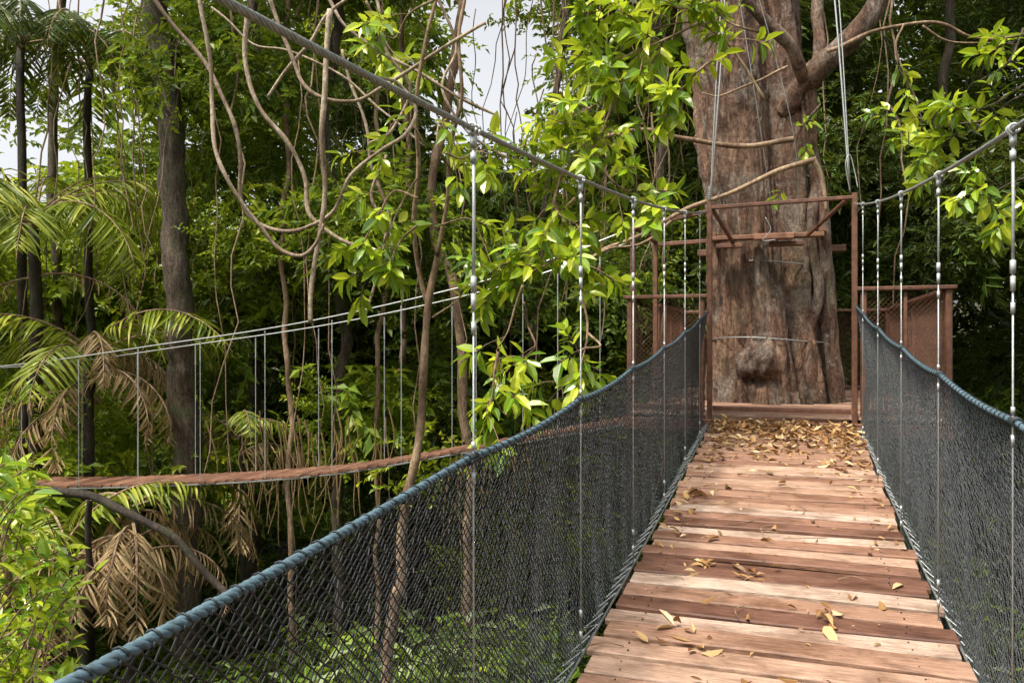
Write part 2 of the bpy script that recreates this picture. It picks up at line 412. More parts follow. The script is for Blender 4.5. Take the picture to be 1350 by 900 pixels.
def rail(a,b,topz=.33,bz=PZ):
    fr.beam(B(*a,bz-.1),B(*a,topz),.055,.055);fr.beam(B(*b,bz-.1),B(*b,topz),.055,.055)
    m=((a[0]+b[0])/2,(a[1]+b[1])/2)
    fr.beam(B(*m,bz),B(*m,topz-.02),.03,.03)
    d0=B(*a,topz+.012);d1=B(*b,topz+.012);e=nrm(d1-d0)*.06
    fr.beam(d0-e,d1+e,.10,.035)
    fr.beam(B(*a,bz+.05),B(*b,bz+.05),.04,.04)
    def fn(u,v):
        return np.array([B(a[0]+(b[0]-a[0])*x,a[1]+(b[1]-a[1])*x,bz+.05+(topz-bz-.06)*(1-y)) for x,y in zip(u,v)])
    L=np.linalg.norm(B(*a,0)-B(*b,0))
    netstrip(mesh_,fn,L,1.05,.045,.0225,.0016,0)
mesh_=MB()
rail((6.14,TL-.06),(6.14,-1.17));rail((6.14,TR+.06),(6.14,1.03),.36)
rail((6.2,1.03),(9.4,1.03),.34);rail((9.45,1.0),(9.45,-1.15));rail((7.6,-1.18),(9.4,-1.18))
fr.beam(B(6.16,TL+.02,-.50),B(6.16,TR-.02,-.50),.05,.045)
fr.beam(B(6.13,TL+.02,-.60),B(6.13,TR-.02,-.60),.04,.03)
def fn(u,v): return np.array([B(6.12,TL+.03+(TR-TL-.06)*x,-.51-.09*y) for x,y in zip(u,v)])
netstrip(mesh_,fn,1.2,.13,.02,.01,.0016,0)
for q in ((6.32,-1.18),(7.45,-1.18)):
    fr.beam(B(*q,PZ-.15),B(*q,.92),.055,.055)
fr.beam(B(6.32,-1.18,.93),B(7.45,-1.18,.93),.05,.05)
fr.beam(B(6.32,-1.18,.90),B(6.14,TL,.98),.04,.04)
fr.beam(B(7.45,-1.18,.90),B(7.4,-.35,.92),.05,.05)
fr.build('steel_frame',M_rust,pf);mesh_.build('wire_mesh_panels',M_rust,pf)
cl=MB()
cs=(TC[0]*SA+TC[1]*CA)/W;ct=(TC[0]*CA-TC[1]*SA)/W
z=.90
cl.beam(B(cs-.60,ct-.5,z),B(cs-.60,ct+.46,z),.13,.05,.9);cl.beam(B(cs-.68,ct-.10,z-.01),B(cs-.68,ct+.22,z-.01),.09,.07,1)
cl.beam(B(cs-.62,ct-.42,z-.07),B(cs-.62,ct-.2,z-.07),.09,.05,.2);cl.beam(B(cs-.62,ct+.02,z-.07),B(cs-.62,ct+.3,z-.07),.08,.05,.3)
cl.beam(B(cs+.54,ct-.7,z),B(cs+.54,ct+.7,z),.10,.09,.4)
for q in (-.50,.50): cl.beam(B(cs-.60,ct+q*.9,z+.05),B(cs+.6,ct+q,z+.05),.07,.05,.5)
cl.build('trunk_clamp_beams',M_beam,pf)
cw=MB()
def wire(pts,r=.006,n=8): cw.tube(cr(pts,n),r,6)
wire([B(6.12,TL,1.02),B(6.35,TL+.09,2.6),B(6.6,TL+.13,4.6)],.009)
wire([B(6.12,TL,1.0),B(6.3,TL+.07,2.6),B(6.55,TL+.22,4.6)],.006)
wire([B(6.12,TR-.03,1.05),B(6.3,TR-.13,2.6),B(6.6,TR-.30,4.6)],.009)
wire([B(6.12,TR-.03,1.12),B(6.3,TR-.10,2.6),B(6.6,TR-.24,4.6)],.006)
wire([B(7.0,-.12,.98),B(6.8,-.25,1.9),B(6.7,-.42,3.0)],.005)
wire([B(6.95,.08,.95),B(6.7,.02,1.7),B(6.6,-.30,3.0)],.004)
wire([B(6.1,TR-.03,1.05),B(6.1,TR-.06,1.25),B(6.12,TR-.03,1.32),B(6.12,TR+.0,1.2),B(6.1,TR+.02,1.08)],.005)
wire([B(6.6,-.18,.98),B(6.6,-.14,.88),B(6.6,-.2,.80),B(6.6,-.1,.80)],.005)
for k in range(7):
    a=np.linspace(0,2*math.pi,9)+k;p=B(6.12,TL,1.06+k*.014)
    cw.tube(p+np.stack([.03*np.cos(a),.03*np.sin(a),a*.001],1),.004,5)
for zz_,r0 in ((.02,.69),(.9,.61)):
    a=np.linspace(0,2*math.pi,40)
    cw.tube(np.stack([TC[0]+r0*np.cos(a),TC[1]+r0*np.sin(a),zz_+.03*np.sin(a*2)],1),.008,6)
cw.build('stay_wires',M_steel,pf,True)

# ================= second bridge
b2=empty('suspension_footbridge')
cen=cr([Q(848,549,9.3),Q(740,568,9.6),Q(640,586,9.9),Q(450,617,10.6),Q(250,631,11.3),Q(30,634,12.1),Q(-250,618,13.3)],12)
cab=cr([Q(850,303,9.3),Q(740,345,9.6),Q(620,382,9.9),Q(430,424,10.6),Q(250,452,11.3),Q(0,484,12.2),Q(-250,486,13.3)],12)
d2=np.gradient(cen,axis=0);d2[:,2]=0;pr=np.stack([-d2[:,1],d2[:,0],d2[:,2]*0],1);pr=nrm(pr)
dk2=MB();Lc=np.concatenate([[0],np.cumsum(np.linalg.norm(np.diff(cen,axis=0),axis=1))])
def at(path,d,Lc=Lc): return np.array([np.interp(d,Lc,path[:,i]) for i in range(3)])
hw=.38
for d in np.arange(.07,Lc[-1],.145):
    c=at(cen,d);p=at(pr,d);dk2.beam(c-p*(hw+random.uniform(-.02,.03)),c+p*(hw+random.uniform(-.02,.03)),.135,.03,random.random())
dk2.build('deck_planks',M_beam,b2)
c2=MB();h2=MB()
for sg in (-1,1):
    e=cen+pr*hw*sg;c2.tube(e-[0,0,.03],.012,5)
    lc=cab+pr*hw*sg
    c2.tube(lc,.010,6)
    for d in np.arange(.6+(.35 if sg>0 else 0),Lc[-1],1.02):
        a=at(lc,d);b=at(e,d);a=np.array([b[0],b[1],a[2]])
        h2.tube([a,b],.005,5)
        h2.tube([a,a-[0,0,.3]],.008,5)
c2.build('cables',M_steel,b2);h2.build('hanger_wires',M_hang,b2)

# ================= main tree
bt=empty('rainforest_tree')
tb=MB()
prof=[(-11,1013,1.4),(-8,1013,1.0),(-4,1013,.78),(-1.5,1013,.70),(-.75,1013,.665),(.0,1010,.60),(.5,1005,.585),(1.4,1000,.56),(2.3,991,.58),(3.2,984,.61),(4.1,976,.63),(6,960,.60),(9,950,.5),(13,940,.34)]
zs=np.array([p[0] for p in prof]);cxs=np.array([(p[1]-675)/F*9.65 for p in prof]);rs=np.array([p[2] for p in prof])
na=240;Z=np.concatenate([np.linspace(-11,-1.6,40,endpoint=False),np.linspace(-1.6,5,380),np.linspace(5.1,13,50)])
# burl: overlapping rounded knobs (angle, height, width_a, width_z, size)
knobs=[(-.05,-.20,.30,.17,.15),(-.28,-.16,.15,.10,.11),(-.12,-.10,.13,.08,.08),(.10,-.14,.16,.11,.10),(.26,-.26,.17,.12,.10),(-.36,-.30,.13,.10,.09),(-.18,-.32,.14,.09,.10),(.06,-.33,.14,.08,.09),(.38,-.16,.10,.08,.05),(-.02,-.22,.09,.06,.05)]
Vt=[]
for z in Z:
    cx=np.interp(z,zs,cxs);r=np.interp(z,zs,rs)
    for k in range(na):
        a=2*math.pi*k/na
        aa=a+.14*noise.noise(Vector((z*.5,3,a)))+.05*z
        ca_,sa_=math.cos(aa),math.sin(aa)
        fl_=.12*noise.noise(Vector((ca_*1.7,sa_*1.7,z*.16)))+.15*(1-abs(2.4*noise.noise(Vector((ca_*3.0,sa_*3.0,z*.20)))))-.08
        rid=1-abs(2*noise.noise(Vector((ca_*11,sa_*11,z*.9))))
        fine=.045*noise.noise(Vector((ca_*7,sa_*7,z*1.1)))+.03*rid+.024*noise.noise(Vector((ca_*26,sa_*26,z*6)))+.012*noise.noise(Vector((ca_*60,sa_*60,z*18)))-.01
        rr=r*(1+fl_)+fine
        da=(a-math.radians(-112)+math.pi)%(2*math.pi)-math.pi
        if abs(da)<1 and -.9<z<.4:
            dw=da+.05*noise.noise(Vector((da*5,z*6,8)));zw=z+.04*noise.noise(Vector((da*6,z*6,4)))
            m=0
            for ka,kz,wa,wz,sz in knobs:
                q=((dw-ka)/wa)**2+((zw-kz)/wz)**2
                m=max(m,.0)+sz*math.exp(-q*1.2)*.62
            rr+=m
            q2=((dw+.14)/.24)**2+((zw+.46)/.05)**2
            rr-=.13*math.exp(-q2)
        rr+=.09*math.exp(-((da-.95)/.14)**2);rr-=.12*math.exp(-((da-.66)/.10)**2)
        rr+=.13*max(0,(-z-.0)/1.2 if z>-1.4 else 1.1)*max(0,math.cos(a*5+.6))
        Vt.append((cx+rr*math.cos(a),9.65+rr*math.sin(a),z))
nz=len(Z)
Ft=[[i*na+k,i*na+(k+1)%na,(i+1)*na+(k+1)%na,(i+1)*na+k] for i in range(nz-1) for k in range(na)]
tb.add(Vt,Ft)
def limb(mb,pts,r0,r1,sides=12,n=10,wob=.05,v=.5):
    P=cr(pts,n);P=wobble(P,wob,1.4,random.random()*9)
    R=np.linspace(r0,r1,len(P))*(1+.2*np.array([noise.noise(Vector(p*5)) for p in P]))
    mb.tube(P,R,sides,v)
    return P
limb(tb,[Q(1112,560,9.1),Q(1098,450,9.15),Q(1092,380,9.15),Q(1084,290,9.1),Q(1074,200,9.05),Q(1064,130,8.95),Q(1062,105,8.9)],.095,.08,14,12,.09)
limb(tb,[Q(1074,540,9.0),Q(1068,450,9.08),Q(1084,380,9.1),Q(1070,300,9.1),Q(1076,220,9.1)],.08,.05,14,12,.08)
limb(tb,[Q(1035,150,9.2),Q(1060,105,8.9),Q(1092,75,8.7),Q(1135,40,8.5),Q(1165,-10,8.4),Q(1200,-150,8.2)],.14,.10,14,12,.06)
limb(tb,[Q(1064,105,8.85),Q(1045,62,8.6),Q(1005,25,8.5),Q(975,-8,8.4),Q(930,-90,8.3)],.07,.05,12,12,.05)
limb(tb,[Q(1072,110,8.9),Q(1080,60,9.0),Q(1078,0,9.1),Q(1090,-150,9.3)],.08,.06,12,10,.04)
limb(tb,[Q(960,-200,9.6),Q(1100,-420,9.2),Q(1350,-620,9)],.3,.12);limb(tb,[Q(950,-300,9.6),Q(760,-520,9.4),Q(560,-700,9.5)],.3,.12)
tb.build('trunk',M_bigbark,bt,True)

# ================= leaf clumps (instanced)
def clump(seed,n_tw,n_lf,R,L,Wd,mat,name,detail=0,flat=.7,spread=.4,dr=.15):
    r=np.random.default_rng(seed);mb=MB()
    for i in range(n_tw):
        d=nrm(r.normal(size=3));c=d*R*r.random()**.45*np.array([1,1,flat])
        td=nrm(d*np.array([1,1,.3])+r.normal(0,.45,3)+[0,0,-.05]);ln=spread*r.uniform(.6,1.3)
        k=np.linspace(0,1,n_lf);P=c+td*ln*k[:,None]-np.array([0,0,1])*(k[:,None]**2)*ln*.2
        side=nrm(np.cross(td,[0,0,1.]))
        sg=np.where(np.arange(n_lf)%2==0,1,-1)[:,None]
        D=side*sg*.9+td*.6+r.normal(0,.35,(n_lf,3))+np.array([0,0,-dr])
        N=np.array([0,0,1.])+r.normal(0,.5,(n_lf,3))
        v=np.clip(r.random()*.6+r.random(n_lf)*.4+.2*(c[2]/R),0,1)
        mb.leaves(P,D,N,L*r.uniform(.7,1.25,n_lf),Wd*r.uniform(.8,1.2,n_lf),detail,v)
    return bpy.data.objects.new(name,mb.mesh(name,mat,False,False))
def coll(name,obs):
    c=bpy.data.collections.new(name)
    for o in obs: c.objects.link(o)
    return c
def setof(mat,tag):
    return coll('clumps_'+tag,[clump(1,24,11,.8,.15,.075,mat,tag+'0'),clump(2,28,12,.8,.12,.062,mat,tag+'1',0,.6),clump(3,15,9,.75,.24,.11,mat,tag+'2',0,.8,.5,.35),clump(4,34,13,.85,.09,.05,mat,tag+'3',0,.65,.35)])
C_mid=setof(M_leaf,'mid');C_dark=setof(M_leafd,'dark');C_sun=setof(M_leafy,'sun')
def gngroup(c):
    ng=bpy.data.node_groups.new('scatter_'+c.name,'GeometryNodeTree')
    ng.interface.new_socket('Geometry',in_out='INPUT',socket_type='NodeSocketGeometry')
    ng.interface.new_socket('Geometry',in_out='OUTPUT',socket_type='NodeSocketGeometry')
    N=ng.nodes;gi=N.new('NodeGroupInput');go=N.new('NodeGroupOutput')
    ip=N.new('GeometryNodeInstanceOnPoints');ci=N.new('GeometryNodeCollectionInfo')
    ci.inputs['Collection'].default_value=c;ci.inputs['Separate Children'].default_value=True;ci.inputs['Reset Children'].default_value=True
    def na_(n,t):
        a=N.new('GeometryNodeInputNamedAttribute');a.data_type=t;a.inputs['Name'].default_value=n
        return [o for o in a.outputs if o.enabled and o.name=='Attribute'][0]
    L=ng.links
    L.new(gi.outputs[0],ip.inputs['Points']);L.new(ci.outputs[0],ip.inputs['Instance']);ip.inputs['Pick Instance'].default_value=True
    L.new(na_('idx','INT'),ip.inputs['Instance Index']);L.new(na_('rot','FLOAT_VECTOR'),ip.inputs['Rotation']);L.new(na_('scl','FLOAT'),ip.inputs['Scale'])
    re=N.new('GeometryNodeRealizeInstances')
    L.new(ip.outputs[0],re.inputs[0]);L.new(re.outputs[0],go.inputs[0]);return ng
G={}
def scatter(name,pts,scl,c,parent=None,tilt=.35,idx=None):
    pts=np.asarray(pts,float);n=len(pts)
    if n==0: return
    me=bpy.data.meshes.new(name);me.from_pydata(pts.tolist(),[],[])
    a=me.attributes.new('idx','INT','POINT');a.data.foreach_set('value',(rng.integers(0,len(c.objects),n) if idx is None else np.full(n,idx)).astype(np.int32))
    rot=np.stack([rng.normal(0,tilt,n),rng.normal(0,tilt,n),rng.random(n)*6.283],1)
    a=me.attributes.new('rot','FLOAT_VECTOR','POINT');a.data.foreach_set('vector',rot.ravel())
    a=me.attributes.new('scl','FLOAT','POINT');a.data.foreach_set('value',np.broadcast_to(scl,(n,)).astype(float))
    a=me.attributes.new('rnd','FLOAT','POINT');a.data.foreach_set('value',rng.random(n))
    o=link(bpy.data.objects.new(name,me),parent)
    if c.name not in G: G[c.name]=gngroup(c)
    md=o.modifiers.new('scatter','NODES');md.node_group=G[c.name];return o
def crownpts(c,r,n,flat=.7):
    d=nrm(rng.normal(size=(n,3)));d[:,2]=np.abs(d[:,2])*1.2-.35
    return np.asarray(c)+d*r*np.array([1,1,flat])*(rng.random((n,1))**.35)
def skygap(x,y,z):
    if y<=0: return False
    u=x/y;e=z/y
    if -.08<u<.055 and e>.24: return rng.random()<.965
    if -.13<u<.08 and e>.17: return rng.random()<.55
    if u<-.53 and e>.15: return rng.random()<.88
    if u<-.42 and e>.24: return rng.random()<.65
    if u<-.15 and e>.36: return rng.random()<.5
    return False
def belt(y0,y1,x0,x1,z0,z1,K,r0,r1,per,dk_=.25):
    A={'mid':[],'dark':[],'sun':[]}
    for i in range(K):
        x=rng.uniform(x0,x1);y=rng.uniform(y0,y1);z=rng.uniform(max(z0,gz(x,y)),z1);r=rng.uniform(r0,r1)
        if abs(x/y)>.85 or skygap(x,y,z): continue
        P=crownpts((x,y,z),r,int(per*rng.uniform(.7,1.3)))
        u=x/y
        if u>.12: key='dark' if rng.random()<.85 else 'mid'  # darkness on the right is painted by choosing the shaded leaf copy
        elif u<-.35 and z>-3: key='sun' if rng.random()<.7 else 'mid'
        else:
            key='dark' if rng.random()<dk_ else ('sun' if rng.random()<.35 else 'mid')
        for p in P:
            if not skygap(*p): A[key].append(p)
    return A
for nm,args,sc_ in (('jungle_foliage',(13,18,-16,14,-9,9.5,84,1.2,2.4,20,.25),1.05),('jungle_foliage',(18,28,-24,22,-9,15,85,2,3.5,22,.45),1.5),('distant_trees',(28,46,-38,36,-6,26,80,3,6,22,.6),2.9),('distant_trees',(26,34,-26,26,-7,5,56,2.5,4,24,.8),2.3)):
    A=belt(*args)
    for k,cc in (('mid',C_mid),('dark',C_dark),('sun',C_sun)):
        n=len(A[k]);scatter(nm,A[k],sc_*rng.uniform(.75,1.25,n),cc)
P=[]
for i in range(330):
    x=rng.uniform(-26,26);y=rng.uniform(15,44);z=rng.uniform(13,20)
    if not skygap(x,y,z) and not(-.2<x/y<.12 and y<40): P.append((x,y,z))
scatter('added_shade_canopy',P,rng.uniform(2.4,3.6,len(P)),C_mid)  # overhead foliage, mostly out of view, added to shade the forest interior
P=[];P2=[]
for i in range(380):
    x=rng.uniform(-14,11);y=rng.uniform(4,17);P.append((x,y,gz(x,y)+rng.uniform(.3,3.5)))
for i in range(44):
    x=rng.uniform(-9,1.0);y=rng.uniform(7,13)
    if x/y<-.42: continue
    P2+=list(crownpts((x,y,rng.uniform(-7,-4.2)),rng.uniform(.6,1.3),9))
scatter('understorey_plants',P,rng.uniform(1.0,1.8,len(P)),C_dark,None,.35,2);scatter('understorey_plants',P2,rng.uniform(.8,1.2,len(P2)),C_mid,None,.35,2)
P=[]
for i in range(20):
    x=rng.uniform(3.6,9);y=rng.uniform(5,12);P+=list(crownpts((x,y,rng.uniform(-7,-2.8)),rng.uniform(.6,1.3),9))
scatter('understorey_plants',P,rng.uniform(.8,1.2,len(P)),C_mid,None,.35,2)
P=[]
for i in range(60):
    a=rng.uniform(math.radians(165),math.radians(375));r=rng.uniform(13,22)
    P+=list(crownpts((r*math.cos(a),r*math.sin(a),rng.uniform(-9,7)),rng.uniform(2,3.5),10))
scatter('jungle_foliage',P,2.8,C_mid)

# ================= background trees
def bgtree(pts,r0,r1,mat=M_bark,limbs=3,cc=C_mid):
    e=empty('rainforest_tree');mb=MB();P=limb(mb,pts,r0,r1,12,14,.12)
    cr_=[]
    for i in range(limbs):
        k=int(len(P)*rng.uniform(.8,.97));p=P[k];a=rng.random()*6.28;L=rng.uniform(1.5,3)
        q=[p,p+[L*.4*math.cos(a),L*.4*math.sin(a),L*.5],p+[L*math.cos(a),L*math.sin(a),L*.9]]
        limb(mb,q,r1*.6,r1*.2,7,6,.05);cr_.append(q[2])
    mb.build('trunk',mat,e,True)
    pp=np.concatenate([crownpts(c,1.3,10) for c in cr_]+[crownpts(P[-1],2.2,26)])
    pp=[p for p in pp if not skygap(*p)]
    if pp: scatter('crown',pp,1.0,cc,e)
def base(px,py,d):
    p=Q(px,py,d);p[2]=gz(p[0],p[1])-.3;return p
bgtree([base(255,850,13),Q(245,640,13),Q(238,450,13),Q(232,300,13),Q(224,150,13),Q(208,20,13),Q(190,-160,13),Q(180,-350,13)],.23,.19)
bgtree([base(450,850,14),Q(446,640,14),Q(452,450,14),Q(440,300,14),Q(432,150,14),Q(445,0,14),Q(440,-200,14)],.11,.08)
bgtree([base(610,850,12.5),Q(612,500,12.5),Q(570,300,12.5),Q(590,150,12.5),Q(600,60,12.5),Q(612,0,12.5),Q(620,-160,12.5)],.08,.05,M_palebark)
bgtree([base(330,850,17),Q(335,500,17),Q(345,250,17),Q(335,0,17),Q(330,-200,17)],.13,.10)
bgtree([base(700,850,18),Q(705,500,18),Q(720,250,18),Q(735,100,18),Q(760,-200,18)],.11,.05)
bgtree([base(80,850,16),Q(78,500,16),Q(70,250,16),Q(80,0,16),Q(90,-200,16)],.11,.08)
bgtree([base(1240,850,15),Q(1245,500,15),Q(1230,250,15),Q(1255,0,15),Q(1260,-200,15)],.11,.07,M_bark,3,C_dark)
bgtree([base(830,850,15),Q(835,500,15),Q(870,250,15),Q(860,0,15),Q(860,-200,15)],.10,.08,M_bark,3,C_dark)
bgtree([base(520,850,20),Q(528,500,20),Q(540,250,20),Q(530,60,20),Q(540,-200,20)],.10,.05,M_palebark)
bgtree([base(385,850,13),Q(382,560,13),Q(372,350,13),Q(380,120,13),Q(372,-150,13)],.05,.035,M_palebark)
bgtree([base(500,850,13.2),Q(497,560,13.2),Q(508,350,13.2),Q(496,120,13.2),Q(505,-150,13.2)],.045,.03,M_palebark)

sp=empty('broadleaf_sapling');sm=MB()
bp=base(500,1000,7.2)
limb(sm,[bp,Q(515,900,7.2),Q(524,780,7.2),Q(535,690,7.2),Q(548,610,7.2),Q(556,540,7.2),Q(563,470,7.2),Q(568,400,7.2),Q(576,335,7.2)],.055,.030,10,12,.07)
limb(sm,[Q(567,410,7.2),Q(556,370,7.2),Q(551,300,7.1),Q(553,230,7),Q(548,150,6.8),Q(560,60,6.7),Q(575,-20,6.7)],.024,.014,8,12,.05)
limb(sm,[Q(576,340,7.2),Q(585,280,7.1),Q(590,200,7),Q(610,130,6.8),Q(605,40,6.8),Q(612,-20,6.8)],.022,.012,8,10,.05)
nl=MB()
def spray(c,D,n=9,L=.15,wd=.055,mb=None):
    mb=mb or nl;c=np.asarray(c,float);D=nrm(np.asarray(D,float))
    for i in range(n):
        q=i/n
        p=c-D*.16*q
        a=i*2.4+random.random()*.6
        s1=nrm(np.cross(D,[.3,.1,1.]));s2=np.cross(D,s1)
        out=s1*math.cos(a)+s2*math.sin(a)
        d=D*(.75-q*.5)+out*(.55+q*.4)+np.array([0,0,-.15])
        N=D*.8+np.array([0,0,1.1])-out*.15+rng.normal(0,.25,3)
        l=L*random.uniform(.6,1.2)
        mb.leaves([p+nrm(d)*.012],[d],[N],[l],[wd*l/L*random.uniform(.85,1.15)],1,[random.random()*1.5],random.uniform(.05,.4),random.uniform(.08,.3))
def branch(pts,d,r0,sprays,L=.15,n=9,mb=None):
    P=limb(sm,[Q(x,y,d+random.uniform(-.15,.15)) for x,y in pts],r0,r0*.3,6,8,.03)
    for i in range(sprays):
        k=random.randint(len(P)//4,len(P)-1) if i else len(P)-1
        b=P[k];t=P[min(k+1,len(P)-1)]-P[max(k-1,0)]
        D=nrm(nrm(t)*.6+rng.normal(0,.55,3)+[0,0,.1]);ln=random.uniform(.1,.4)
        tip=b+D*ln+[0,0,-.04*ln]
        sm.tube(cr([b,b+D*ln*.5+[0,0,.02],tip],4),.0035,5)
        spray(tip,D+[0,0,-.1],random.randint(n-2,n+3),L,L*.43,mb)
for pts,d,k in (
 ([(553,235),(530,270),(505,320),(480,370)],6.6,8),([(553,260),(520,250),(495,290),(470,330)],6.4,6),([(556,190),(545,170),(520,160),(500,200)],6.6,4),
 ([(590,220),(575,190),(580,160),(590,190)],6.3,4),([(551,300),(530,320),(515,345),(495,358)],6.5,6),([(590,200),(610,210),(635,200),(660,215)],6.2,6),
 ([(580,300),(620,290),(640,320),(650,350)],6.8,4),([(568,420),(600,400),(620,380),(640,390)],7.0,3),
 ([(575,0),(540,20),(520,50),(500,40)],6.5,4)):
    branch(pts,d,.010,k,.16)
sm.build('stem',M_palebark,sp,True);nl.build('leaves',M_leafn,sp)
sp=empty('leafy_tree_branches');sm=MB();nl=MB()
for pts,d,k in (
 ([(1010,130),(960,60),(920,30),(870,35),(830,50)],6.6,13),([(950,70),(925,90),(905,110),(890,135)],6.3,11),([(920,30),(860,60),(810,80),(770,75)],6.5,14),
 ([(870,70),(820,110),(780,140),(740,160)],6.6,13),([(860,60),(830,20),(800,10),(770,20)],6.5,9),([(810,130),(790,180),(770,215),(740,230)],6.5,10),
 ([(850,165),(800,175),(760,200),(730,250)],6.6,9),([(780,200),(810,240),(840,255),(860,265)],6.4,8),([(740,220),(730,270),(745,290),(770,300)],6.5,8),
 ([(760,260),(720,300),(700,330),(680,360)],6.4,9),([(750,290),(760,330),(765,360),(770,385)],6.4,5),([(700,320),(690,345),(660,350),(640,370)],6.5,5),
 ([(700,360),(720,350),(740,340),(760,345)],6.3,5),([(690,380),(680,410),(670,440),(655,462)],6.0,3),([(690,400),(695,430),(705,455),(690,470)],6.0,3),
 ([(655,462),(650,490),(648,520),(640,545)],6.0,4),([(655,500),(665,520),(660,540),(670,548)],6.0,2),([(765,385),(775,430),(770,470),(755,505)],6.0,5),([(775,440),(790,455),(765,460),(775,480)],6.0,3),
 ([(480,0),(500,40),(520,70),(545,80)],7.5,4),([(940,0),(900,10),(880,0),(850,-10)],6.6,6),([(1000,40),(965,30),(945,15),(930,-5)],6.4,5)):
    branch(pts,d,.012,k,.165)
sm.build('boughs',M_palebark,sp,True);nl.build('leaves',M_leafn,sp)
sp=empty('leafy_tree_branches');sm=MB();nl=MB()
for pts,d,k in (
 ([(1165,45),(1185,90),(1205,125),(1215,160)],7.0,4),([(1350,38),(1330,80),(1300,100),(1280,110)],6.2,3),([(1400,70),(1350,110),(1300,140),(1255,145)],6.0,5),
 ([(1400,120),(1340,130),(1290,170),(1240,185)],6.2,5),([(1300,160),(1250,165),(1220,175),(1190,165)],6.4,5),([(1260,180),(1230,200),(1215,210),(1200,215)],6.4,3),
 ([(1400,220),(1350,235),(1320,250),(1300,262)],5.8,5),([(1400,250),(1370,260),(1345,270),(1330,280)],5.8,3),([(1400,30),(1360,40),(1340,50),(1330,70)],5.8,3),([(1290,200),(1270,215),(1250,235),(1240,240)],6.6,3),
 ([(1080,140),(1060,165),(1050,190),(1052,230)],8.6,3)):
    branch(pts,d,.010,k,.14)
sm.build('boughs',M_bark,sp,True);nl.build('leaves',M_leafn,sp)

bb=empty('bare_branches');sm=MB()
for pts,d,r in (
 ([(1045,184),(1000,186),(950,187),(900,178),(850,166),(790,178),(720,182)],8.1,.032),([(1068,216),(1035,222),(1000,236),(960,255),(900,280),(855,300),(810,325),(780,352)],7.9,.028),
 ([(1068,216),(1078,240),(1084,280)],8.1,.03),([(880,290),(840,322),(800,330),(765,350)],7.8,.016),([(790,352),(795,400),(790,450)],7.8,.010),
 ([(1090,60),(1140,45),(1220,38),(1290,50),(1380,36)],8.3,.024),([(1190,40),(1180,70),(1205,120),(1215,150)],8.2,.012),([(1220,38),(1260,60),(1340,60)],8.2,.012),
 ([(860,150),(862,200),(858,235)],8.0,.012),([(1040,90),(1000,110),(960,130),(930,128)],8.2,.014)):
    limb(sm,[Q(x,y,d) for x,y in pts],r,r*.55,8,8,.09)
sm.build('branches',M_palebark,bb,True)

# ================= lianas
li=empty('lianas');sm=MB()
for pts,d,r in (
 ([(200,-5),(245,45),(285,100),(312,160),(319,210),(317,245),(328,280),(365,300),(405,302),(442,285),(462,238),(490,205),(520,180),(540,140),(520,105),(490,100)],6.4,.017),
 ([(266,-5),(274,60),(276,130),(285,190),(305,240),(330,290),(352,325),(385,338),(410,325),(430,295)],6.2,.017),
 ([(330,5),(328,80),(342,140),(375,190),(400,240),(410,285),(432,305),(460,322),(480,322)],6.6,.020),
 ([(434,20),(431,120),(426,220),(421,330),(417,420)],6.3,.023),
 ([(355,-5),(385,60),(400,105),(430,128),(470,132),(505,110),(540,90),(600,60),(640,30)],6.8,.018),
 ([(430,-10),(450,30),(500,70),(550,95),(600,130),(660,150)],7.2,.016),
 ([(490,-5),(505,60),(540,120),(515,170),(480,190)],7.0,.015),
 ([(360,120),(380,95),(410,60),(430,20),(470,-10)],7.0,.016),
 ([(275,10),(330,60),(380,70),(440,100),(520,150),(560,190)],7.4,.012),
 ([(505,200),(495,260),(510,300),(500,350),(488,420)],7.6,.016),
 ([(455,60),(480,150),(492,230),(515,300),(530,360)],7.8,.016),
 ([(570,-5),(600,60),(580,120),(610,170),(650,200),(700,226)],7.3,.014)):
    limb(sm,[Q(x,y,d) for x,y in pts],r,r*.85,8,10,.10)
sm.build('thick_vines',M_liana,li,True)
sm=MB()
for i in range(100):
    x=rng.uniform(-9,6);y=rng.uniform(11.5,18);z1=rng.uniform(4,8);z0=z1-rng.uniform(3,10)
    limb(sm,[(x,y,z1),(x+rng.normal(0,.2),y,z1*.6+z0*.4),(x+rng.normal(0,.4),y,z0)],rng.uniform(.008,.02),.007,5,8,.2)
sm.build('thin_vines',M_palebark,li,True)
vc=MB()
for cx,cy,d,n,sp_ in ((430,600,12.6,34,40),(640,610,12.5,18,30),(380,620,12.8,14,20),(330,620,12.8,10,14)):
    for i in range(n):
        x=cx+random.gauss(0,sp_);y=cy-random.uniform(0,70);L=random.uniform(40,130)
        limb(vc,[Q(x,y,d),Q(x+random.gauss(0,5),y+L*.5,d),Q(x+random.gauss(0,8),y+L,d)],.012,.006,4,5,.08)
vc.build('withered_vines',M_dead)

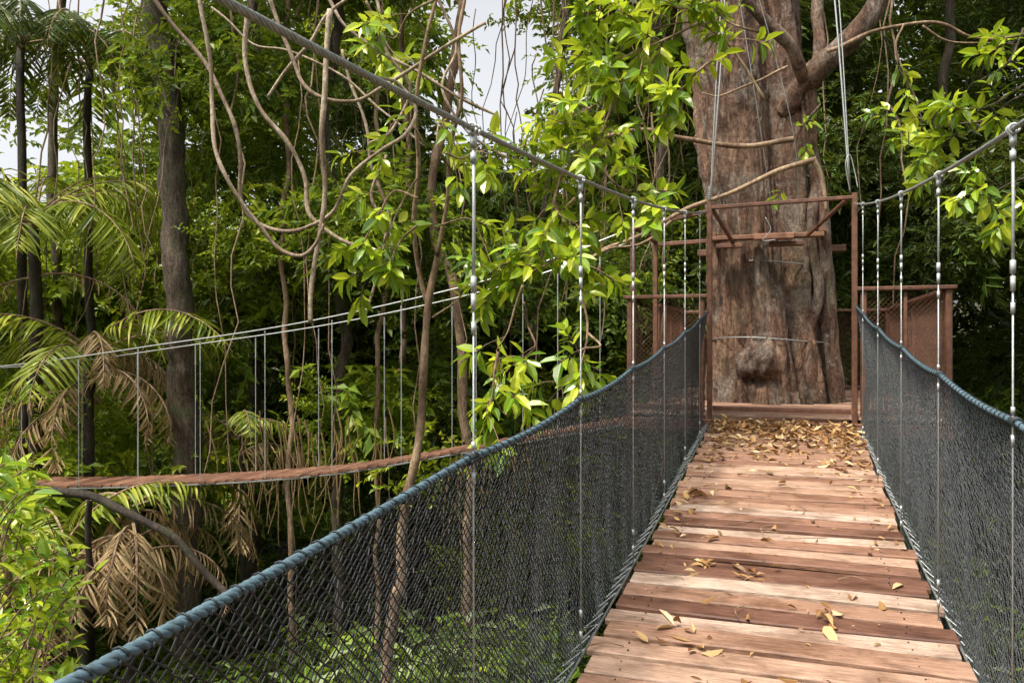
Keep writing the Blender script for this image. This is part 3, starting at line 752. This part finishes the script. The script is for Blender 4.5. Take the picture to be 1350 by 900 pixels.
# ================= palms
def frond(mb,st_,o,az,el,L,droop,ll,n=34,wd=.035,hang=.5,v0=.5):
    P=[np.asarray(o,float)];m=16;e=el
    for i in range(m):
        e-=droop/m*(1+.5*i/m);P.append(P[-1]+L/m*np.array([math.cos(az)*math.cos(e),math.sin(az)*math.cos(e),math.sin(e)]))
        az+=random.gauss(0,.03)
    P=np.array(P);st_.tube(P,np.linspace(.022,.004,len(P)),5)
    q=np.linspace(.12,1,n);T=nrm(np.gradient(P,axis=0));idx=q*m
    for sg in (-1,1):
        p=np.stack([np.interp(idx,np.arange(m+1),P[:,i]) for i in range(3)],1);t=np.stack([np.interp(idx,np.arange(m+1),T[:,i]) for i in range(3)],1)
        S=nrm(np.cross(t,[0,0,1.]));U=np.cross(S,t)
        D=S*sg*.9+t*.55+U*.15+np.array([0,0,-hang])+rng.normal(0,.16,(n,3))
        N=U+S*sg*-.2+rng.normal(0,.2,(n,3))
        l=ll*np.sin(np.clip(q*.93+.12,0,1)*math.pi)**.6*rng.uniform(.75,1.1,n)
        keep=rng.random(n)>.12
        mb.leaves(p[keep],D[keep],N[keep],l[keep],wd*rng.uniform(.8,1.2,keep.sum()),1,np.clip(v0+rng.normal(0,.25,keep.sum()),0,1)*1.4,.45,.2)
def palm(cx,cy,d,green,dead,Lg=2.2,r=.11,mats=(M_palm,M_dead),el=(.4,1.15)):
    e=empty('palm_tree');c=Q(cx,cy,d);s_=MB();lg=MB();ldd=MB();rc=MB()
    s_.tube(wobble(np.array([[c[0],c[1],z] for z in np.linspace(gz(c[0],c[1])-.3,c[2],30)]),.1,.5),np.linspace(r*1.3,r*.8,30),10)
    for i in range(green):
        frond(lg,rc,c+[0,0,random.uniform(-.1,.15)],i*2.4+random.random()*.5,random.uniform(*el),Lg*random.uniform(.8,1.15),random.uniform(1.2,2.1),.24*Lg,38,.045,.45)
    for i in range(dead):
        frond(ldd,rc,c+[0,0,random.uniform(-.9,.1)],i*2.4+random.random()*.6,random.uniform(0,.9),Lg*random.uniform(.7,1.1),random.uniform(1.5,2.3),.45,28,.034,.8)
    s_.build('trunk',M_darkbark,e,True);rc.build('rachises',M_palebark,e)
    if green: lg.build('green_fronds',mats[0],e)
    if dead: ldd.build('dead_fronds',mats[1],e)
palm(45,300,12.9,16,2,3.2)
palm(115,465,12.8,7,13,2.9,.09)
palm(175,665,10.9,2,14,2.1,.06)
palm(90,720,10.6,3,10,2.0,.06)
palm(315,570,13.5,5,4,1.5,.05)
palm(30,60,13.5,12,0,2.8,.08,(M_leafd,M_dead))
palm(120,90,14.5,12,0,2.9,.08,(M_leafd,M_dead))

sm=MB();limb(sm,[Q(40,640,10),Q(120,658,10),Q(180,680,9.9),Q(240,720,9.8),Q(280,760,9.8),Q(300,785,9.7)],.06,.04,9,8,.08)
limb(sm,[Q(120,658,10),Q(118,700,10.1),Q(125,800,10.2)],.04,.04,8,8,.04);sm.build('fallen_bough',M_darkbark,None,True)

sh=empty('leafy_shrub');sm=MB();nl=MB()
for i in range(130):
    x=random.uniform(-40,95);y=random.uniform(600,900)
    if x>60 and y<700: continue
    d=random.uniform(3.6,5.2);b=Q(x,y,d)
    o=b+[random.gauss(-.2,.2),random.gauss(0,.15),-.35]
    sm.tube(cr([o,(o+b)/2+[0,0,.05],b],4),.004,4)
    D=nrm(b-o);spray(b,D,8,.11,.045,nl)
limb(sm,[base(-60,900,4.4),Q(-30,1000,4.4),Q(0,800,4.4),Q(10,650,4.4)],.05,.01,8,8,.05)
sm.build('stems',M_palebark,sh);nl.build('leaves',M_leafn,sh)
sh=empty('leafy_shrub');sm=MB();nl=MB()
for i in range(200):
    x=random.uniform(-2.6,0.6);y=random.uniform(4.2,7.5);z=-3.4-random.random()*1.6+.4*math.sin(x*2+y)
    b=np.array([x,y,z]);o=b+[random.gauss(0,.2),random.gauss(0,.2),-.4]
    sm.tube([o,b],.004,4);spray(b,nrm(b-o),8,.15,.06,nl)
limb(sm,[(-1,5.5,gz(-1,5.5)-.2),(-1.1,5.5,-6),(-1,5.4,-3.6)],.07,.02,8,8,.05)
sm.build('stems',M_palebark,sh);nl.build('leaves',M_leaf,sh)

P=np.concatenate([crownpts((x,y,z),2.0,14) for x,y,z in ((6,14,12),(1,14,13),(4,16,13),(8,12,12))])
scatter('crown',P,1.4,C_mid,bt)

# ================= camera, light
cam=bpy.data.cameras.new('camera');co=link(bpy.data.objects.new('camera',cam));cam.lens=28;cam.sensor_width=36
co.rotation_euler=(math.radians(90),0,0);cam.clip_end=2000;cam.clip_start=.05;scene.camera=co
el,az=math.radians(60),math.radians(228)
w=bpy.data.worlds.new('World');scene.world=w;w.use_nodes=True;nt=w.node_tree
sky=nt.nodes.new('ShaderNodeTexSky');sky.sky_type='NISHITA';sky.sun_disc=False;sky.sun_elevation=el;sky.sun_rotation=az;sky.dust_density=5;sky.air_density=1.0
hs=nt.nodes.new('ShaderNodeHueSaturation');hs.inputs['Saturation'].default_value=.15;hs.inputs['Value'].default_value=1.9
nt.links.new(sky.outputs[0],hs.inputs['Color']);bg=nt.nodes['Background'];nt.links.new(hs.outputs[0],bg.inputs[0]);bg.inputs[1].default_value=.15
sd=bpy.data.lights.new('sun','SUN');sd.energy=4.6;sd.angle=math.radians(5);sd.color=(1,.92,.77);so=link(bpy.data.objects.new('sun',sd))
v=Vector((math.sin(az)*math.cos(el),math.cos(az)*math.cos(el),math.sin(el)))
so.rotation_euler=v.to_track_quat('Z','Y').to_euler()
scene.view_settings.view_transform='Standard';scene.view_settings.look='None'
